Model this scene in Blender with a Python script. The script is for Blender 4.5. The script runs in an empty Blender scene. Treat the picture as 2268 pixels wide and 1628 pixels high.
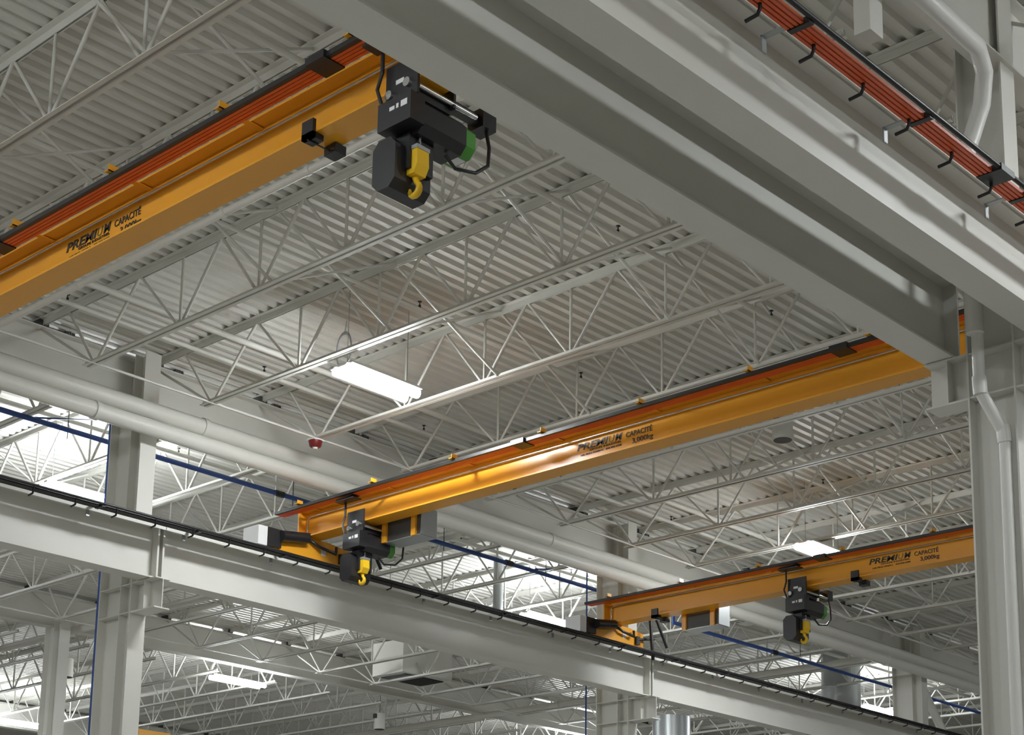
import bpy, math
from mathutils import Matrix, Vector
C=bpy.context.scene.collection
Z0=1.65
def mat(n,col,rough=.5,metal=0,noise=.015,emit=0):
    m=bpy.data.materials.new(n);m.use_nodes=True;nt=m.node_tree;b=nt.nodes['Principled BSDF']
    b.inputs['Roughness'].default_value=rough;b.inputs['Metallic'].default_value=metal
    b.inputs['Base Color'].default_value=(*col,1)
    if emit:
        b.inputs['Emission Color'].default_value=(.94,.985,1,1);b.inputs['Emission Strength'].default_value=emit
    elif noise:
        t=nt.nodes.new('ShaderNodeTexNoise');t.inputs['Scale'].default_value=3.0
        g=nt.nodes.new('ShaderNodeTexCoord');nt.links.new(g.outputs['Object'],t.inputs['Vector'])
        r=nt.nodes.new('ShaderNodeValToRGB')
        r.color_ramp.elements[0].color=(*[c*(1-noise) for c in col],1);r.color_ramp.elements[1].color=(*[min(1,c*(1+noise)) for c in col],1)
        nt.links.new(t.outputs['Fac'],r.inputs['Fac']);nt.links.new(r.outputs['Color'],b.inputs['Base Color'])
    return m
WH=mat('white_paint',(.70,.69,.64),.45);DK=mat('deck_paint',(.68,.67,.62),.5);YE=mat('crane_yellow',(.80,.36,.022),.28)
OR=mat('orange_insulation',(.70,.10,.02),.35);BK=mat('black_plastic',(.012,.012,.014),.4);GR=mat('green_paint',(.06,.26,.03),.4)
HK=mat('hook_yellow',(.85,.52,.015),.4);BL=mat('blue_paint',(.02,.06,.24),.4);GA=mat('galvanised',(.42,.44,.45),.35,.6)
ST=mat('bright_steel',(.6,.6,.6),.25,.9);RD=mat('red_plastic',(.16,.01,.01),.4);DG=mat('dark_grey',(.05,.05,.048),.5)
FL=mat('concrete',(.44,.43,.40),.7);LI=mat('label_white',(.75,.75,.75),.5);INK=mat('ink',(.012,.008,.006),.5);OLV=mat('olive_ink',(.16,.13,.02),.5)
LAMP=mat('lamp_lens',(1,1,1),.5,emit=115);PV=mat('pvc',(.72,.71,.68),.35)
class MB:
    def __init__(s): s.v=[];s.f=[];s.sm=[]
    def add(s,v,f,sm=False):
        n=len(s.v);s.v+=[tuple(p) for p in v]
        for q in f: s.f.append([n+i for i in q]);s.sm.append(sm)
        return s
    def box(s,x0,x1,y0,y1,z0,z1):
        return s.add([(x,y,z) for x in(x0,x1) for y in(y0,y1) for z in(z0,z1)],[(0,1,3,2),(4,6,7,5),(0,4,5,1),(2,3,7,6),(0,2,6,4),(1,5,7,3)])
    def prism(s,poly,ax,a,b):
        n=len(poly);e=lambda p,t:(t,p[0],p[1]) if ax=='x' else ((p[0],t,p[1]) if ax=='y' else (p[0],p[1],t))
        s.add([e(p,a) for p in poly]+[e(p,b) for p in poly],[list(range(n))[::-1],list(range(n,2*n))]+[(i,(i+1)%n,n+(i+1)%n,n+i) for i in range(n)]);return s
    def tube(s,pts,r,n=10):
        P=[Vector(p) for p in pts];rs=r if isinstance(r,(list,tuple)) else [r]*len(P);V=[];F=[]
        u=None
        for i,p in enumerate(P):
            d=(P[min(i+1,len(P)-1)]-P[max(i-1,0)]).normalized()
            if u is None: u=d.orthogonal().normalized()
            u=(u-d*u.dot(d)).normalized();w=d.cross(u)
            V+=[p+(u*math.cos(2*math.pi*k/n)+w*math.sin(2*math.pi*k/n))*rs[i] for k in range(n)]
        for i in range(len(P)-1):
            F+=[(i*n+k,i*n+(k+1)%n,(i+1)*n+(k+1)%n,(i+1)*n+k) for k in range(n)]
        s.add(V,F,True);m=len(P)-1
        s.add(V[:n],[list(range(n))[::-1]]);s.add(V[m*n:],[list(range(n))]);return s
    def bar(s,a,b,w=.026): return s.tube([a,b],w*.62,4)
    def ibx(s,cy,zb,w,d,tf,tw,a,b):
        return s.prism([(cy-w/2,zb),(cy+w/2,zb),(cy+w/2,zb+tf),(cy+tw/2,zb+tf),(cy+tw/2,zb+d-tf),(cy+w/2,zb+d-tf),(cy+w/2,zb+d),(cy-w/2,zb+d),(cy-w/2,zb+d-tf),(cy-tw/2,zb+d-tf),(cy-tw/2,zb+tf),(cy-w/2,zb+tf)],'x',a,b)
    def iby(s,cx,zb,w,d,tf,tw,a,b):
        s.ibx(cx,zb,w,d,tf,tw,a,b);k=24
        s.v[-k:]=[(y,x,z) for x,y,z in s.v[-k:]];s.f[-14:]=[q[::-1] for q in s.f[-14:]];return s
    def build(s,name,m,par=None):
        o0=Vector(par['o']) if par is not None else Vector((0,0,0))
        me=bpy.data.meshes.new(name);me.from_pydata([Vector(p)-o0 for p in s.v],[],s.f);me.polygons.foreach_set('use_smooth',s.sm);me.update()
        me.materials.append(m);o=bpy.data.objects.new(name,me);C.objects.link(o)
        if par is not None: o.parent=par;o['o']=tuple(o0)
        else: o.location=(0,0,Z0)
        return o
def tag(o,l,c,g=None,k=None):
    if l:o['label']=l
    if c:o['category']=c
    if g:o['group']=g
    if k:o['kind']=k
    return o
def T(name,l,c,loc,g=None):
    o=bpy.data.objects.new(name,None);C.objects.link(o);o.location=(loc[0],loc[1],loc[2]+Z0);o['o']=tuple(loc);o.empty_display_size=.2
    return tag(o,l,c,g,'thing')
def dup(o,par=None):
    c=o.copy();C.objects.link(c)
    if par is not None:c.parent=par
    for ch in list(o.children):dup(ch,c)
    return c
def at(o,loc,l=None,g=None):
    o.location=(loc[0],loc[1],loc[2]+Z0)
    if l:o['label']=l
    return o
B=lambda *a:MB().box(*a)
def sub(par,name,m,mb): return mb.build(name,m,par)
ORD='first second third fourth fifth sixth seventh eighth ninth tenth eleventh twelfth thirteenth fourteenth fifteenth sixteenth seventeenth eighteenth nineteenth twentieth'.split()
od=lambda i:ORD[i] if i<20 else 'twenty-'+ORD[i-20]
# ---- setting
B(-12,60,-12,50,-Z0-.2,-Z0).build('floor',FL)['kind']='structure'
mb=MB();V=[];y=-12.0
while y<50:
    V+=[(y,7.45),(y+.062,7.45),(y+.085,7.492),(y+.131,7.492)];y+=.154
n=len(V);mb.add([(-12,a,b) for a,b in V]+[(60,a,b) for a,b in V],[(i,i+1,n+i+1,n+i) for i in range(n-1)]);mb.box(-12,60,-12,50,7.6,7.7)
mb.build('ceiling',DK)['kind']='structure'
for n_,b in (('wall_left',(-12.2,-12,-12,50)),('wall_right',(60,60.2,-12,50)),('wall_back',(-12,60,50,50.2)),('wall_front',(-12,60,-12.2,-12))):
    B(*b,-Z0,7.7).build(n_,WH)['kind']='structure'
# ---- joists
def joist(y0,full=True):
    t=T('roof_joist','','roof joist',(0,y0+10.35,7.45))
    a,b=y0+5.1,y0+15.8
    def chord(z,leg,h,gap,up,ya,yb):
        m=MB()
        for s in(-1,1):
            g=gap/2
            m.box(min(s*g,s*(g+leg)),max(s*g,s*(g+leg)),ya,yb,*((z,z+.006) if up else (z-.006,z)))
            m.box(min(s*g,s*(g+.006)),max(s*g,s*(g+.006)),ya,yb,*((z,z+h) if up else (z-h,z)))
        return m
    sub(t,'top_chord',WH,chord(7.448,.058,.07,.02,False,a,b));sub(t,'bottom_chord',WH,chord(6.65,.046,.05,.018,True,y0+5.45,y0+14.73))
    N=[y0+q for q in(5.69,6.92,8.15,9.38,10.61,11.84,13.08,14.56)];tp=[y0+5.15]+[(N[i]+N[i+1])/2 for i in range(7)]+[y0+15.15]
    w=[]
    for i,q in enumerate(N):
        w.append(('web_diagonal',(0,q-.03,6.67),(0,tp[i],7.41)));w.append(('web_diagonal',(0,q+.03,6.67),(0,tp[i+1],7.41)))
        if 0<i<7:w.append(('web_vertical',(0,q,6.67),(0,q,7.41)))
    w.append(('web_diagonal',(0,N[-1]+.05,6.67),(0,y0+15.75,7.38)))
    if full:
        for nm,p,q in w: sub(t,nm,WH,MB().bar(p,q,.024 if nm=='web_vertical' else .028))
    else:
        m=MB()
        for nm,p,q in w:m.bar(p,q,.03)
        sub(t,'web',WH,m)
    for yy in(b-.16,a): sub(t,'joist_seat',DG,B(-.06,.06,yy,yy+.16,7.37,7.44))  # dark grey stands in for the shade inside the hollow seat
    return t
X1=[4.55,6.07,7.57,9.09,10.62,12.17,13.70,15.22,16.70,18.15,19.62,21.1,22.6,24.1,25.6,27.1,28.6]
for y0,xs,nm,full in((0,X1,'in the bay of the three yellow cranes',True),(-10.62,[4.55,6.07,7.57,9.09,10.62,12.17],'above the orange conductor bars at upper right',True),(10.62,[5.0+1.49*k for k in range(22)],'in the bay behind the far runway girder',True),(21.24,[11+1.49*k for k in range(18)],'in the farthest bay seen',False)):
    j=joist(y0,full)
    for i,x in enumerate(xs):
        o=j if i==0 else dup(j)
        at(o,(x,y0+10.35,7.45),f'{od(i)} open-web roof joist from the left {nm}','open web joists '+nm)
for k,yy in enumerate((4.95,15.72,26.34,36.96)):
    m=MB().ibx(yy,6.76,.2,.6,.015,.01,-5,55)
    tag(m.build('roof_girder',WH),'white roof girder '+('over the near column at upper right','behind the two big white pipes','across the far bay bottom left','at the end of the farthest bay')[k],'girder',None,'thing')
for yy,nm in((14.57,'in front of the deep roof girder'),(25.19,'in the bay behind the far runway girder')):
    t=T('bridging_rod','long thin white bridging rod under the joist ends '+nm,'bridging',(15,yy,6.66));sub(t,'rod',WH,MB().bar((3,yy,6.655),(34,yy,6.655),.026))
for yy,xs,nm in((9.3,X1,'in the crane bay nearer the front runway'),(11.6,X1,'in the crane bay nearer the far runway'),(19.9,[5+1.49*k for k in range(20)],'in the bay beyond the far runway, nearer side'),(22.2,[5+1.49*k for k in range(20)],'in the bay beyond the far runway, farther side')):
    t=T('cross_bridging','row of crossed white braces between joists '+nm,'bracing',(15,yy,7))
    for a,b in zip(xs,xs[1:]):
        sub(t,'brace',WH,MB().bar((a,yy,6.68),(b,yy,7.42),.026));sub(t,'brace',WH,MB().bar((a,yy+.03,7.42),(b,yy+.03,6.68),.026))
# ---- runways
def runway(cy,segs,nm):
    for i,(a,b,l) in enumerate(segs):
        t=T('crane_runway_beam',f'white crane runway beam {nm} {l}','runway beam',((a+b)/2,cy,4.63))
        sub(t,'girder',WH,MB().ibx(cy,4.63,.228,.61,.016,.012,a,b))
        sub(t,'cap_channel',WH,B(a,b,cy-.19,cy+.19,5.24,5.252).box(a,b,cy-.19,cy-.18,5.175,5.24).box(a,b,cy+.18,cy+.19,5.175,5.24))
        sub(t,'crane_rail',GA,B(a,b,cy-.025,cy+.025,5.252,5.30))
        for x in(a+.03,b-.03):sub(t,'stiffener',WH,B(x-.012,x+.012,cy-.112,cy+.112,4.646,5.224))
runway(15.1,[(1.6,10.345,'left of the first far column'),(10.355,19.08,'between the first two far columns'),(19.09,27.8,'right of the second far column'),(27.81,36.5,'at lower right corner')],'at the far side')
runway(5.46,[(1.6,10.40,'directly over the nearest hoist')],'at the near side')
runway(4.648,[(1.6,10.36,'carrying the orange bars at upper right'),(10.37,19,'past the near column')],'of the camera aisle')
def conductors(cy,sg,name,l,xa,xb,x0h,nh,x0b,nb):
    t=T(name,l,'conductor rail',((xa+xb)/2,cy-.38,5.1))
    zb=5.20 if cy>10 else 5.10;o=cy-.352
    for k in range(4):sub(t,'conductor_bar',OR if cy<10 else BK,B(xa,xb,o+.055-.029*k-.0,o+.055-.029*k+.02,zb-.02,zb+.012))
    sub(t,'support_bar',BK,MB().tube([(xa,o-.075,zb),(xb,o-.075,zb)],.016,8))
    for k in range(nh):
        x=x0h+.4985*k;yy=o+.04 if cy<10 else o-.05
        sub(t,'hanger_hook',BK,MB().tube([(x,yy,zb-.01),(x,yy,zb-.05),(x,yy+.015,zb-.078),(x,yy+.09,zb-.085)],.011,6))
    for k in range(nb):
        x=x0b+1.245*k
        bx=sub(t,'bracket_arm',GA,B(x-.02,x+.02,cy-.36,cy-.115,zb+.013,zb+.022).box(x-.02,x+.02,cy-.125,cy-.115,zb-.075,zb+.02))
        sub(t,'insulator_clamp',BK,B(x-.02,x+.02,o-.07,o+.07,zb-.028,zb+.012))
    return t
t=conductors(4.648,1,'runway_conductor_rail','orange and black conductor bars along the near runway at upper right',1.6,19,5.42,10,5.485,5)
sub(t,'joint_sleeve',BK,B(8.78,8.95,4.2,4.37,5.075,5.118))
conductors(15.1,1,'runway_conductor_rail','thin black conductor line with hooks along the far runway beam',1.6,36,7.57,50,6.9,18)
# ---- columns
def column(xc,y0,y1,l,far,top=7.36):
    t=T('steel_column',l,'column',(xc,(y0+y1)/2,-Z0));w=.105
    m=B(xc-w,xc+w,y0,y0+.014,-Z0,top).box(xc-w,xc+w,y1-.014,y1,-Z0,top).box(xc-.006,xc+.006,y0+.014,y1-.014,-Z0,top)
    if far:m.box(xc-w,xc+w,y0+.2,y0+.212,-Z0,top)
    sub(t,'shaft',WH,m)
    def br(a,b):
        s=MB().iby(xc,4.28,.2,.345,.014,.01,a,b);e=a if a<y0 else b
        s.box(xc-.095,xc+.095,(a+b)/2-.012,(a+b)/2+.0,4.294,4.611);return s
    sub(t,'bracket',WH,br(y0-.45,y0-.001))
    if not far:sub(t,'bracket',WH,br(y1+.001,y1+.33))
    for z in(4.285,4.61):sub(t,'stiffener_plate',WH,B(xc-.1,xc-.007,y0+.015,y1-.015,z,z+.012))
    return t
column(10.33,15.33,15.95,'far steel column at the left of the picture',True)
column(19.06,15.33,15.95,'far steel column below the third crane end',True)
column(27.8,15.33,15.95,'far steel column at lower right beside a diagonal brace',True)
column(15.95,25.9,26.4,'distant column at bottom left corner',True,6.8)
column(10.36,4.88,5.24,'near steel column with drain pipe at right edge',False)
tag(MB().bar((27.95,15.64,6.6),(30.1,15.64,4.4),.13).build('diagonal_brace',WH),'slanted white brace beside the last far column','brace',None,'thing')
# ---- pipes
def pipe(name,l,pts,r,m,coup=[],n=14,cm=None):
    t=T(name,l,'pipe',pts[0]);sub(t,'pipe_run',m,MB().tube(pts,r,n))
    for a,b,k in coup:sub(t,'coupling',cm or m,MB().tube([a,b],r*k,n))
    return t
cx=lambda x,y,z,w=.06:((x,y,z),(x+w,y,z),1.14)
pipe('large_pipe','lower of two big white pipes in front of roof girder',[(2,15.1,6.37),(34,15.1,6.35)],.095,WH,[cx(9.44,15.1,6.365),cx(14.5,15.1,6.362),cx(20.5,15.1,6.36),cx(26,15.1,6.355)],20)
pipe('large_pipe','upper of two big white pipes in front of roof girder',[(2,15.21,6.62),(34,15.21,6.58)],.1,WH,[cx(10.95,15.21,6.61),cx(17,15.21,6.6),cx(23.5,15.21,6.59)],20)
cy_=lambda x,y,z:((x,y,z),(x,y+.05,z),1.2)
pipe('sprinkler_main','white pipe running along the nearest yellow crane girder',[(7.83,5.7,6.6),(7.83,15.3,6.6)],.034,WH,[cy_(7.83,y,6.6) for y in(7.9,9.6,10.7,12.9)])
pipe('sprinkler_main','white pipe crossing the far bay left of first column',[(16.3,16.2,6.75),(16.3,36,6.75)],.07,WH,[cy_(16.3,24,6.75)])
pipe('sprinkler_main','white pipe crossing the farthest bay at bottom centre',[(27.3,16.2,6.75),(27.3,36,6.75)],.07,WH,[cy_(27.3,24,6.75)])
for y,z,r,l,hd in((9.24,7.2,.027,'front row of the crane bay',[6.1,8.66,11.26,13.8,16.4,19]),(11.92,7.22,.022,'middle row of the crane bay',[8.66,11.26,13.86,16.4,19]),(13.97,7.2,.034,'second row from the far girder',[]),(14.55,7.2,.026,'row nearest the far girder',[8.7,11.31,13.88,16.5,19]),(17.55,7.15,.034,'beyond the far runway',[9.6,12.3,15,17.6,20.2])):
    t=pipe('sprinkler_pipe','thin white sprinkler pipe under the deck, '+l,[(4,y,z),(34,y,z)],r,WH)
    for x in hd:sub(t,'sprinkler_head',BK,MB().tube([(x,y,z),(x,y,z+.05),(x,y,z+.055),(x,y,z+.08),(x,y,z+.085),(x,y,z+.09)],[.012,.014,.006,.006,.024,.024],8))
ee=lambda x,z:((x,16.5,z),(x+.14,16.5,z),1.35)
t=pipe('blue_pipe','long blue pipe behind the far columns',[(5,16.5,6.62),(21.6,16.5,6.6),(21.6,16.5,6.44),(35,16.5,6.44)],.032,BL,[ee(13.1,6.61),ee(17.5,6.61),ee(24.5,6.44)],12,BK)
for x in(10,13.4,16.2,18.4,23,25.4):sub(t,'hanger_rod',BK,MB().tube([(x,16.5,6.5),(x,16.5,7.45)],.006,5))
for x,l in((10.31,'thin dark blue drop pipe beside the left far column'),(18.9,'thin dark blue drop pipe beside the second far column')):
    pipe('drop_pipe',l,[(x-.75,16.5,6.64),(x,16.1,6.72),(x,16.1,-Z0)],.013,BL,n=8)
pipe('vent_pipe','short grey vertical vent pipe beyond the far runway',[(19.45,18.5,6.5),(19.45,18.5,7.44)],.085,GA)
t=T('round_duct','large round galvanised duct at lower right','duct',(29.2,18,7.44));sub(t,'duct_shell',GA,MB().tube([(29.2,18,3),(29.2,18,7.44)],.4,28))
t=T('round_duct','large round galvanised duct below the second column bracket','duct',(26.1,20,5.85));sub(t,'duct_shell',GA,MB().tube([(26.1,20,-Z0),(26.1,20,5.85)],.38,28))
t=T('air_plenum','pale hanging air box with black open underside','air box',(23.2,24.4,7.3));sub(t,'casing',WH,B(22.5,23.9,24,24.9,6.72,7.4));sub(t,'grille',BK,B(22.65,23.75,24.1,24.8,6.70,6.718))
P2=[(8.55,4.80,6.62),(9.75,4.80,6.6),(9.92,4.84,6.5),(9.98,4.9,6.3),(10.02,5.05,6.0),(10.05,5.06,4.66)]
t=pipe('drain_pipe','white roof drain pipe with elbows on the near column',P2,.062,PV,n=18)
sub(t,'lower_pipe',PV,MB().tube([(10.08,5.06,4.68),(10.08,5.06,4.3),(10.1,5.05,4.22),(10.24,4.98,3.98),(10.25,4.975,3.9),(10.22,4.975,-Z0)],.042,16))
for a,b in(((10.08,5.06,4.35),(10.085,5.057,4.22)),((10.24,4.98,4.02),(10.25,4.975,3.9))):sub(t,'coupling',PV,MB().tube([a,b],.05,16))
t=T('hanger_post','square white steel post hanging at upper right','post',(8.74,5.06,6.3));sub(t,'post_shaft',WH,B(8.66,8.82,5.0,5.12,6.3,7.44))
# ---- lamps
def lamp(x,y,l,up,z=6.5,L=1.0):
    t=T('light_fixture',l,'light fixture',(x,y,z));h=L/2
    sub(t,'housing',WH,B(-h+x,h+x,y-.04,y+.04,z+.03,z+.06) if up else B(x-h,x+h,y-.17,y+.17,z+.035,z+.06))
    for s in(-1,1):sub(t,'lens',LAMP,MB().tube([(x-h,y+s*.095,z),(x+h,y+s*.095,z)],.05,10))
    for s in(-1,1):sub(t,'hanger_wire',GA,MB().tube([(x+s*h*.85,y,z+.06),(x+s*h*.85,y,7.45)],.004,4))
for a in((11.15,12.42,'lit double strip light between joists above second crane',0),(19.7,12.4,'lit double strip light above the third crane',0),(11.4,18.22,'lit strip light just over far runway at left',1),(20.43,18.2,'lit strip light left of the third crane end',1),(31,18.23,'lit strip light at lower right by round duct',1),(20.4,26.6,'lit strip light in far bay under the runway, right of left column',1),(20.3,34.75,'lit strip light in the bottom left corner',1),(19.5,1.8,'added unseen strip light over the camera aisle, far right',0),(11.2,-4.5,'added unseen strip light behind the camera aisle, right',0),(2.2,-4.5,'added unseen strip light behind the camera aisle, left',0),(-5.5,7.6,'added unseen strip light far off left of the crane bay, front',0),(-5.5,12.4,'added unseen strip light far off left of the crane bay, rear',0),(2.3,12.4,'strip light left of the picture in the crane bay',0),(2.3,7.6,'strip light left of the picture near the front runway',0),(11.2,1.8,'strip light over the camera aisle, right',0),(2.2,1.8,'strip light over the camera aisle, left',0),(30.6,26.6,'strip light in the far bay, lower right',1),(29,7.66,'strip light deep in the crane bay',0),(2.3,18.2,'strip light beyond the far runway, off left',1),(11.4,26.6,'strip light off the left of the far bay',1)):  # far right, behind aisle and far off left: unseen lamps added for light
    lamp(a[0],a[1],a[2],a[3],L=1.24 if a[3] else 1.0)
# ---- small roof items
def fan(x,y,z,l):
    t=T('air_mixing_fan',l,'fan',(x,y,z));sub(t,'drum',WH,MB().tube([(x,y,z),(x,y,z+.36)],[.125,.12],24));sub(t,'outlet',DG,MB().tube([(x,y,z-.004),(x,y,z+.001)],.11,24))
    sub(t,'motor_box',BK,B(x-.17,x-.12,y-.04,y+.04,z+.24,z+.34));sub(t,'hanger_wire',BK,MB().tube([(x,y,z+.36),(x,y,7.45)],.006,5))
fan(15.95,10.55,6.74,'white cylinder fan hanging beyond the second crane girder');fan(17.4,28.1,6.3,'white cylinder fan in far bay at bottom left');fan(25.3,27.7,6.3,'white cylinder fan in far bay at bottom centre')
t=T('fire_alarm','dark red alarm dome under a joist end','alarm',(12.16,14.6,6.55));sub(t,'base_plate',LI,B(12.08,12.24,14.53,14.67,6.625,6.648));sub(t,'dome',RD,MB().tube([(12.16,14.6,6.625),(12.16,14.6,6.56),(12.16,14.6,6.545)],[.085,.07,.05],18));sub(t,'strobe_lens',LI,MB().tube([(12.16,14.6,6.546),(12.16,14.6,6.525)],[.035,.025],12))
m=MB()
for k in range(3):m.tube([(11.3,13.15+.12*math.sin(a*.31416),7.1+.2*math.cos(a*.31416)+.012*k) for a in range(21)],.008,6)
m.tube([(11.3,13.15,7.3),(11.3,13.12,7.45)],.006,5);tag(m.build('cable_coil',GA),'coiled grey cable hanging from the deck','cable',None,'thing')
# ---- cranes
def text(s,par,name,m,x,yl,yr,zb,h,shear=0,bold=0):
    c=bpy.data.curves.new(name,'FONT');c.body=s;c.size=1;c.shear=shear;c.offset=bold;c.extrude=.002
    o=bpy.data.objects.new(name,c);C.objects.link(o);bpy.context.view_layer.update()
    me=bpy.data.meshes.new_from_object(o.evaluated_get(bpy.context.evaluated_depsgraph_get()));C.objects.unlink(o);bpy.data.objects.remove(o)
    xs=[v.co.x for v in me.vertices];ys=[v.co.y for v in me.vertices];x0,x1=min(xs),max(xs);hy=.72
    sx=(yl-yr)/(x1-x0);sy=h/hy;r=par['o']
    for v in me.vertices:v.co=(x-v.co.z-r[0],yl-(v.co.x-x0)*sx-r[1],zb+v.co.y*sy-r[2])
    me.materials.clear();me.materials.append(m);q=bpy.data.objects.new(name,me);C.objects.link(q);q.parent=par;q['kind']='thing';return q
def crane(xc,l,stops,serial):
    zb=5.57;t=T('overhead_crane',l,'overhead crane',(xc,10.3,zb));D=.35
    sub(t,'bridge_girder',YE,MB().iby(xc,zb,.23,D,.016,.011,5.3,15.12))
    sub(t,'end_plate',YE,B(xc-.115,xc+.115,15.12,15.14,zb,zb+D))
    zc=5.862
    for k in range(4):sub(t,'conductor_bar',OR,B(xc-.315+.0305*k,xc-.315+.0305*k+.024,5.3,15.3,zc-.012,zc+.014))
    sub(t,'support_bar',BK,B(xc-.352,xc-.32,5.3,15.3,zc-.012,zc+.022))
    for k in range(8):
        y=5.83+1.29*k;sub(t,'bracket',YE,B(xc-.385,xc-.008,y-.025,y+.025,5.89,5.897).box(xc-.385,xc-.008,y+.018,y+.025,5.897,5.905 if 0 else 5.903).box(xc-.385,xc-.30,y-.025,y-.019,5.89,5.94))
    for y in(7.43,11.31):sub(t,'joint_sleeve',BK,B(xc-.375,xc-.195,y-.09,y+.09,zc-.022,zc+.03))
    sub(t,'conduit',ST,MB().tube([(xc-.03,5.4,5.842),(xc-.03,15.0,5.842),(xc-.03,15.05,5.82),(xc-.03,15.06,5.62)],.011,8))
    for y in(5.46,15.1):
        e=sub(t,'end_truck',YE,MB().prism([(xc-.6,5.31),(xc+.6,5.31),(xc+.6,5.53),(xc+.25,5.568),(xc-.36,5.568),(xc-.55,5.52)],'y',y-.13,y+.13))
        sub(e,'wheel_guard',BK,B(xc+.6,xc+.63,y-.11,y+.11,5.32,5.5))
        g=sub(e,'gear_motor',BK,MB().tube([(xc-.55,y-.2,5.47),(xc-.15,y-.2,5.53)],.065,16).box(xc-.72,xc-.52,y-.17,y+.1,5.33,5.55))
        b=sub(e,'bumper_box',LI,B(xc-.86,xc-.725,y-.16,y+.12,5.32,5.55));sub(e,'safety_label',LI,B(xc+.12,xc+.2,y-.134,y-.131,5.39,5.48))
    sub(t,'power_cable',BK,MB().tube([(xc-.03,15.0,5.62),(xc-.1,14.94,5.53),(xc+.05,14.9,5.46),(xc+.3,14.9,5.43),(xc+.33,14.93,5.52)],.02,8))
    a=sub(t,'collector_arm',BK,MB().tube([(xc+.45,14.95,5.42),(xc+.72,14.85,5.46)],.02,8).tube([(xc+.55,14.8,5.72),(xc+.62,14.8,5.12)],.025,8).tube([(xc+.7,14.8,5.74),(xc+.95,14.8,5.36)],.022,8).box(xc+.4,xc+.48,14.93,14.97,5.34,5.46))
    p=sub(t,'control_panel',DG,B(xc+.16,xc+.42,13.3,13.9,5.36,5.68));sub(p,'panel_side',GA,B(xc+.17,xc+.42,13.285,13.3,5.36,5.68));sub(p,'panel_base',GA,B(xc+.16,xc+.42,13.3,13.9,5.352,5.36))
    for y in(13.87,13.38):sub(p,'mounting_post',YE,B(xc+.13,xc+.16,y-.035,y+.035,5.35,5.72))
    for y in stops:
        sub(t,'end_stop',BK,B(xc-.145,xc-.05,y-.055,y+.055,zb-.045,zb+.10 if 0 else zb-.005).box(xc-.145,xc-.118,y-.055,y+.055,zb-.045,zb+.085).box(xc+.05,xc+.145,y-.055,y+.055,zb-.07,zb-.005).tube([(xc-.14,y,zb-.05),(xc+.14,y,zb-.05)],.006,6))
    xw=xc-.0085
    text('PREMI',t,'brand_lettering',INK,xw,10.79,10.375,5.735,.072,.2,.02);text('U',t,'brand_letter',OLV,xw,10.37,10.295,5.735,.072,.2,0);text('M',t,'brand_lettering',INK,xw,10.285,10.19,5.735,.072,.2,.02)
    text('GROUPE INDUSTRIEL',t,'company_lettering',INK,xw,10.62,10.2,5.704,.022);text(serial+'   450.968.2688',t,'serial_lettering',INK,xw,10.74,10.2,5.668,.02)
    text('CAPACITÉ',t,'capacity_lettering',INK,xw,10.14,9.805,5.737,.055,0,.01);text('3,000kg',t,'capacity_lettering',INK,xw,10.06,9.795,5.66,.052,0,.01)
    return t
crane(6.42,'nearest yellow overhead crane girder at upper left',[7.75],'N/S PR23-35680-L')
crane(12.505,'middle yellow overhead crane with bright light glare on its web',[],'N/S PR23-35680-N')
crane(18.26,'farthest yellow overhead crane at lower right',[10.93,14.18],'N/S PR23-35669-L')
t=T('overhead_crane','tiny corner of a yellow crane beside left column at bottom edge','overhead crane',(17.6,25.6,4.9));sub(t,'end_truck',YE,B(17.3,18.0,25.4,25.7,4.7,4.99))
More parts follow.
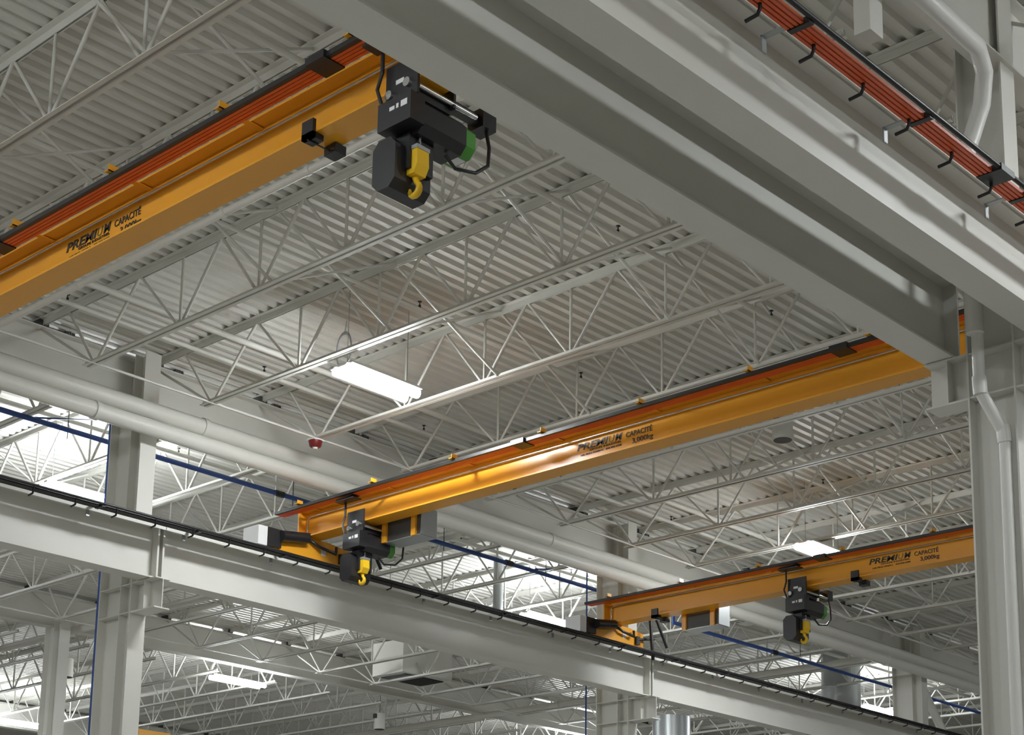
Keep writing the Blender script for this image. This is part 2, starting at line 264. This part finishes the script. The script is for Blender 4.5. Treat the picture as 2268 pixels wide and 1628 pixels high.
def hoist(xc,yh,l):
    t=T('chain_hoist',l,'chain hoist',(xc,yh,5.57));X=lambda a:xc+a;Y=lambda a:yh+a
    rr=lambda x0,x1,z0,z1,r:[(x0+r,z0),(x1-r,z0),(x1,z0+r),(x1,z1-r),(x1-r,z1),(x0+r,z1),(x0,z1-r),(x0,z0+r)]
    h=sub(t,'motor_housing',BK,B(X(-.22),X(-.1),Y(-.145),Y(.145),5.245,5.43).prism(rr(yh-.135,yh+.135,5.215,5.44,.05),'x',X(-.1),X(.27)))
    sub(h,'rating_label',LI,B(X(-.2225),X(-.22),Y(-.115),Y(-.06),5.345,5.385).box(X(-.2225),X(-.22),Y(-.04),Y(-.02),5.35,5.38).box(X(-.2225),X(-.22),Y(-.005),Y(.04),5.35,5.375))
    c=sub(t,'end_cover',GR,MB().prism(rr(yh-.125,yh+.125,5.225,5.43,.05),'x',X(.272),X(.36)));sub(c,'warning_label',LI,B(X(.28),X(.35),Y(-.05),Y(.05),5.222,5.225))
    tr=sub(t,'trolley',BK,B(X(-.165),X(-.145),Y(-.14),Y(.14),5.44,5.70).box(X(.145),X(.165),Y(-.14),Y(.14),5.47,5.68).box(X(-.16),X(.16),Y(-.1),Y(.1),5.44,5.50))
    for a in(-.08,.08):
        for s in(-1,1):sub(tr,'wheel',ST,MB().tube([(X(s*.118),Y(a),5.625),(X(s*.143),Y(a),5.625)],.035,16))
    sub(tr,'roller',ST,MB().tube([(X(-.185),Y(-.06),5.53),(X(-.165),Y(-.06),5.53)],.03,14));sub(tr,'roller',ST,MB().tube([(X(-.185),Y(.1),5.5),(X(-.165),Y(.1),5.5)],.03,14));sub(tr,'type_plate',LI,B(X(-.167),X(-.1651),Y(-.02),Y(.05),5.555,5.585))
    sub(t,'spacer_tube',ST,MB().tube([(X(-.14),Y(-.125),5.50),(X(.36),Y(-.125),5.50)],.016,10))
    b=sub(t,'control_box',BK,B(X(.48),X(.6),Y(-.07),Y(.07),5.52,5.65).box(X(.16),X(.48),Y(-.03),Y(.03),5.55,5.61))
    sub(t,'cable',BK,MB().tube([(X(.55),Y(-.03),5.52),(X(.56),Y(-.05),5.4),(X(.52),Y(-.08),5.25),(X(.4),Y(-.09),5.15),(X(.25),Y(-.06),5.13),(X(.18),Y(-.04),5.2)],.012,8))
    bg=MB().prism(rr(yh+.0,yh+.2,4.87,5.2,.05),'x',X(-.2),X(.1)).box(X(-.12),X(.08),Y(-.04),Y(.12),5.0,5.23);sub(t,'chain_bag',BK,bg)
    for s in(-.035,.035):
        m=MB()
        for k in range(7):
            z=5.225-.018*k;m.box(X(-.05)-(.008 if k%2 else .003),X(-.05)+(.008 if k%2 else .003),Y(s-.02)-(.003 if k%2 else .008),Y(s-.02)+(.003 if k%2 else .008),z-.022,z)
        sub(t,'chain',ST,m)
    k=sub(t,'hook_block',HK,MB().prism([(yh-.085,5.12),(yh+.045,5.12),(yh+.05,5.02),(yh+.02,4.965),(yh-.06,4.965),(yh-.09,5.02)],'x',X(-.1),X(.0)))
    sub(k,'block_cap',GA,B(X(-.105),X(.005),Y(-.09),Y(.05),5.12,5.145));sub(k,'load_label',INK,B(X(-.102),X(-.1001),Y(-.02),Y(.03),5.0,5.1))
    sub(k,'hook',HK,MB().tube([(X(-.05),Y(-.02),4.965)]+[(X(-.05),Y(-.02)-.042*math.sin(a),4.885+.042*math.cos(a)) for a in[.5,1,1.5,2,2.5,3,3.5,4,4.5,5]],[.02,.017,.018,.021,.023,.023,.022,.02,.017,.013,.008],10))
    m=MB().tube([(X(-.2),Y(.14),5.66),(X(-.2),Y(.14),5.80)],.013,8).box(X(-.32),X(-.19),Y(-.12),Y(.2),5.80,5.815)
    for q in range(5):m.tube([(X(-.31+.025*q),Y(.18),5.825),(X(-.31+.025*q),Y(0),5.833),(X(-.31+.025*q),Y(-.1),5.848)],.007,6)
    sub(t,'current_collector',BK,m);sub(t,'hoist_cable',BK,MB().tube([(X(-.2),Y(.14),5.66),(X(-.21),Y(.17),5.55),(X(-.21),Y(.12),5.42)],.012,8))
hoist(6.42,6.84,'black chain hoist on the nearest crane, partly behind the near runway')
hoist(12.505,14.04,'black chain hoist at the left end of the middle crane')
hoist(18.26,11.79,'black chain hoist on the farthest crane, hanging mid girder')
# ---- camera, world
f,yaw,pitch,roll=3698.19,.749102,.206037,.0163617
M=Matrix(((.67843915,-.73448202,.01601492),(.16093725,.12731697,-.97871834),(.71681206,.66657823,.20458233)))
cd=bpy.data.cameras.new('camera');cam=bpy.data.objects.new('camera',cd);C.objects.link(cam)
R=Matrix((M[0],-M[1],-M[2])).transposed().to_4x4();cam.matrix_world=Matrix.Translation((0,0,Z0))@R
cd.sensor_width=36;cd.lens=f/2268*36;cd.shift_x=-6.81/2268;cd.shift_y=661.64/2268;cd.clip_end=200;cd.clip_start=.05
S=bpy.context.scene;S.camera=cam
w=bpy.data.worlds.new('world');S.world=w;w.use_nodes=True;w.node_tree.nodes['Background'].inputs[0].default_value=(.03,.03,.03,1)
S.view_settings.view_transform='Standard';S.view_settings.look='None';S.view_settings.gamma=1;S.view_settings.exposure=0.3
S.cycles.max_bounces=6;S.cycles.diffuse_bounces=4;S.cycles.sample_clamp_indirect=6
for o in bpy.data.objects:
    if 'o' in o:del o['o']
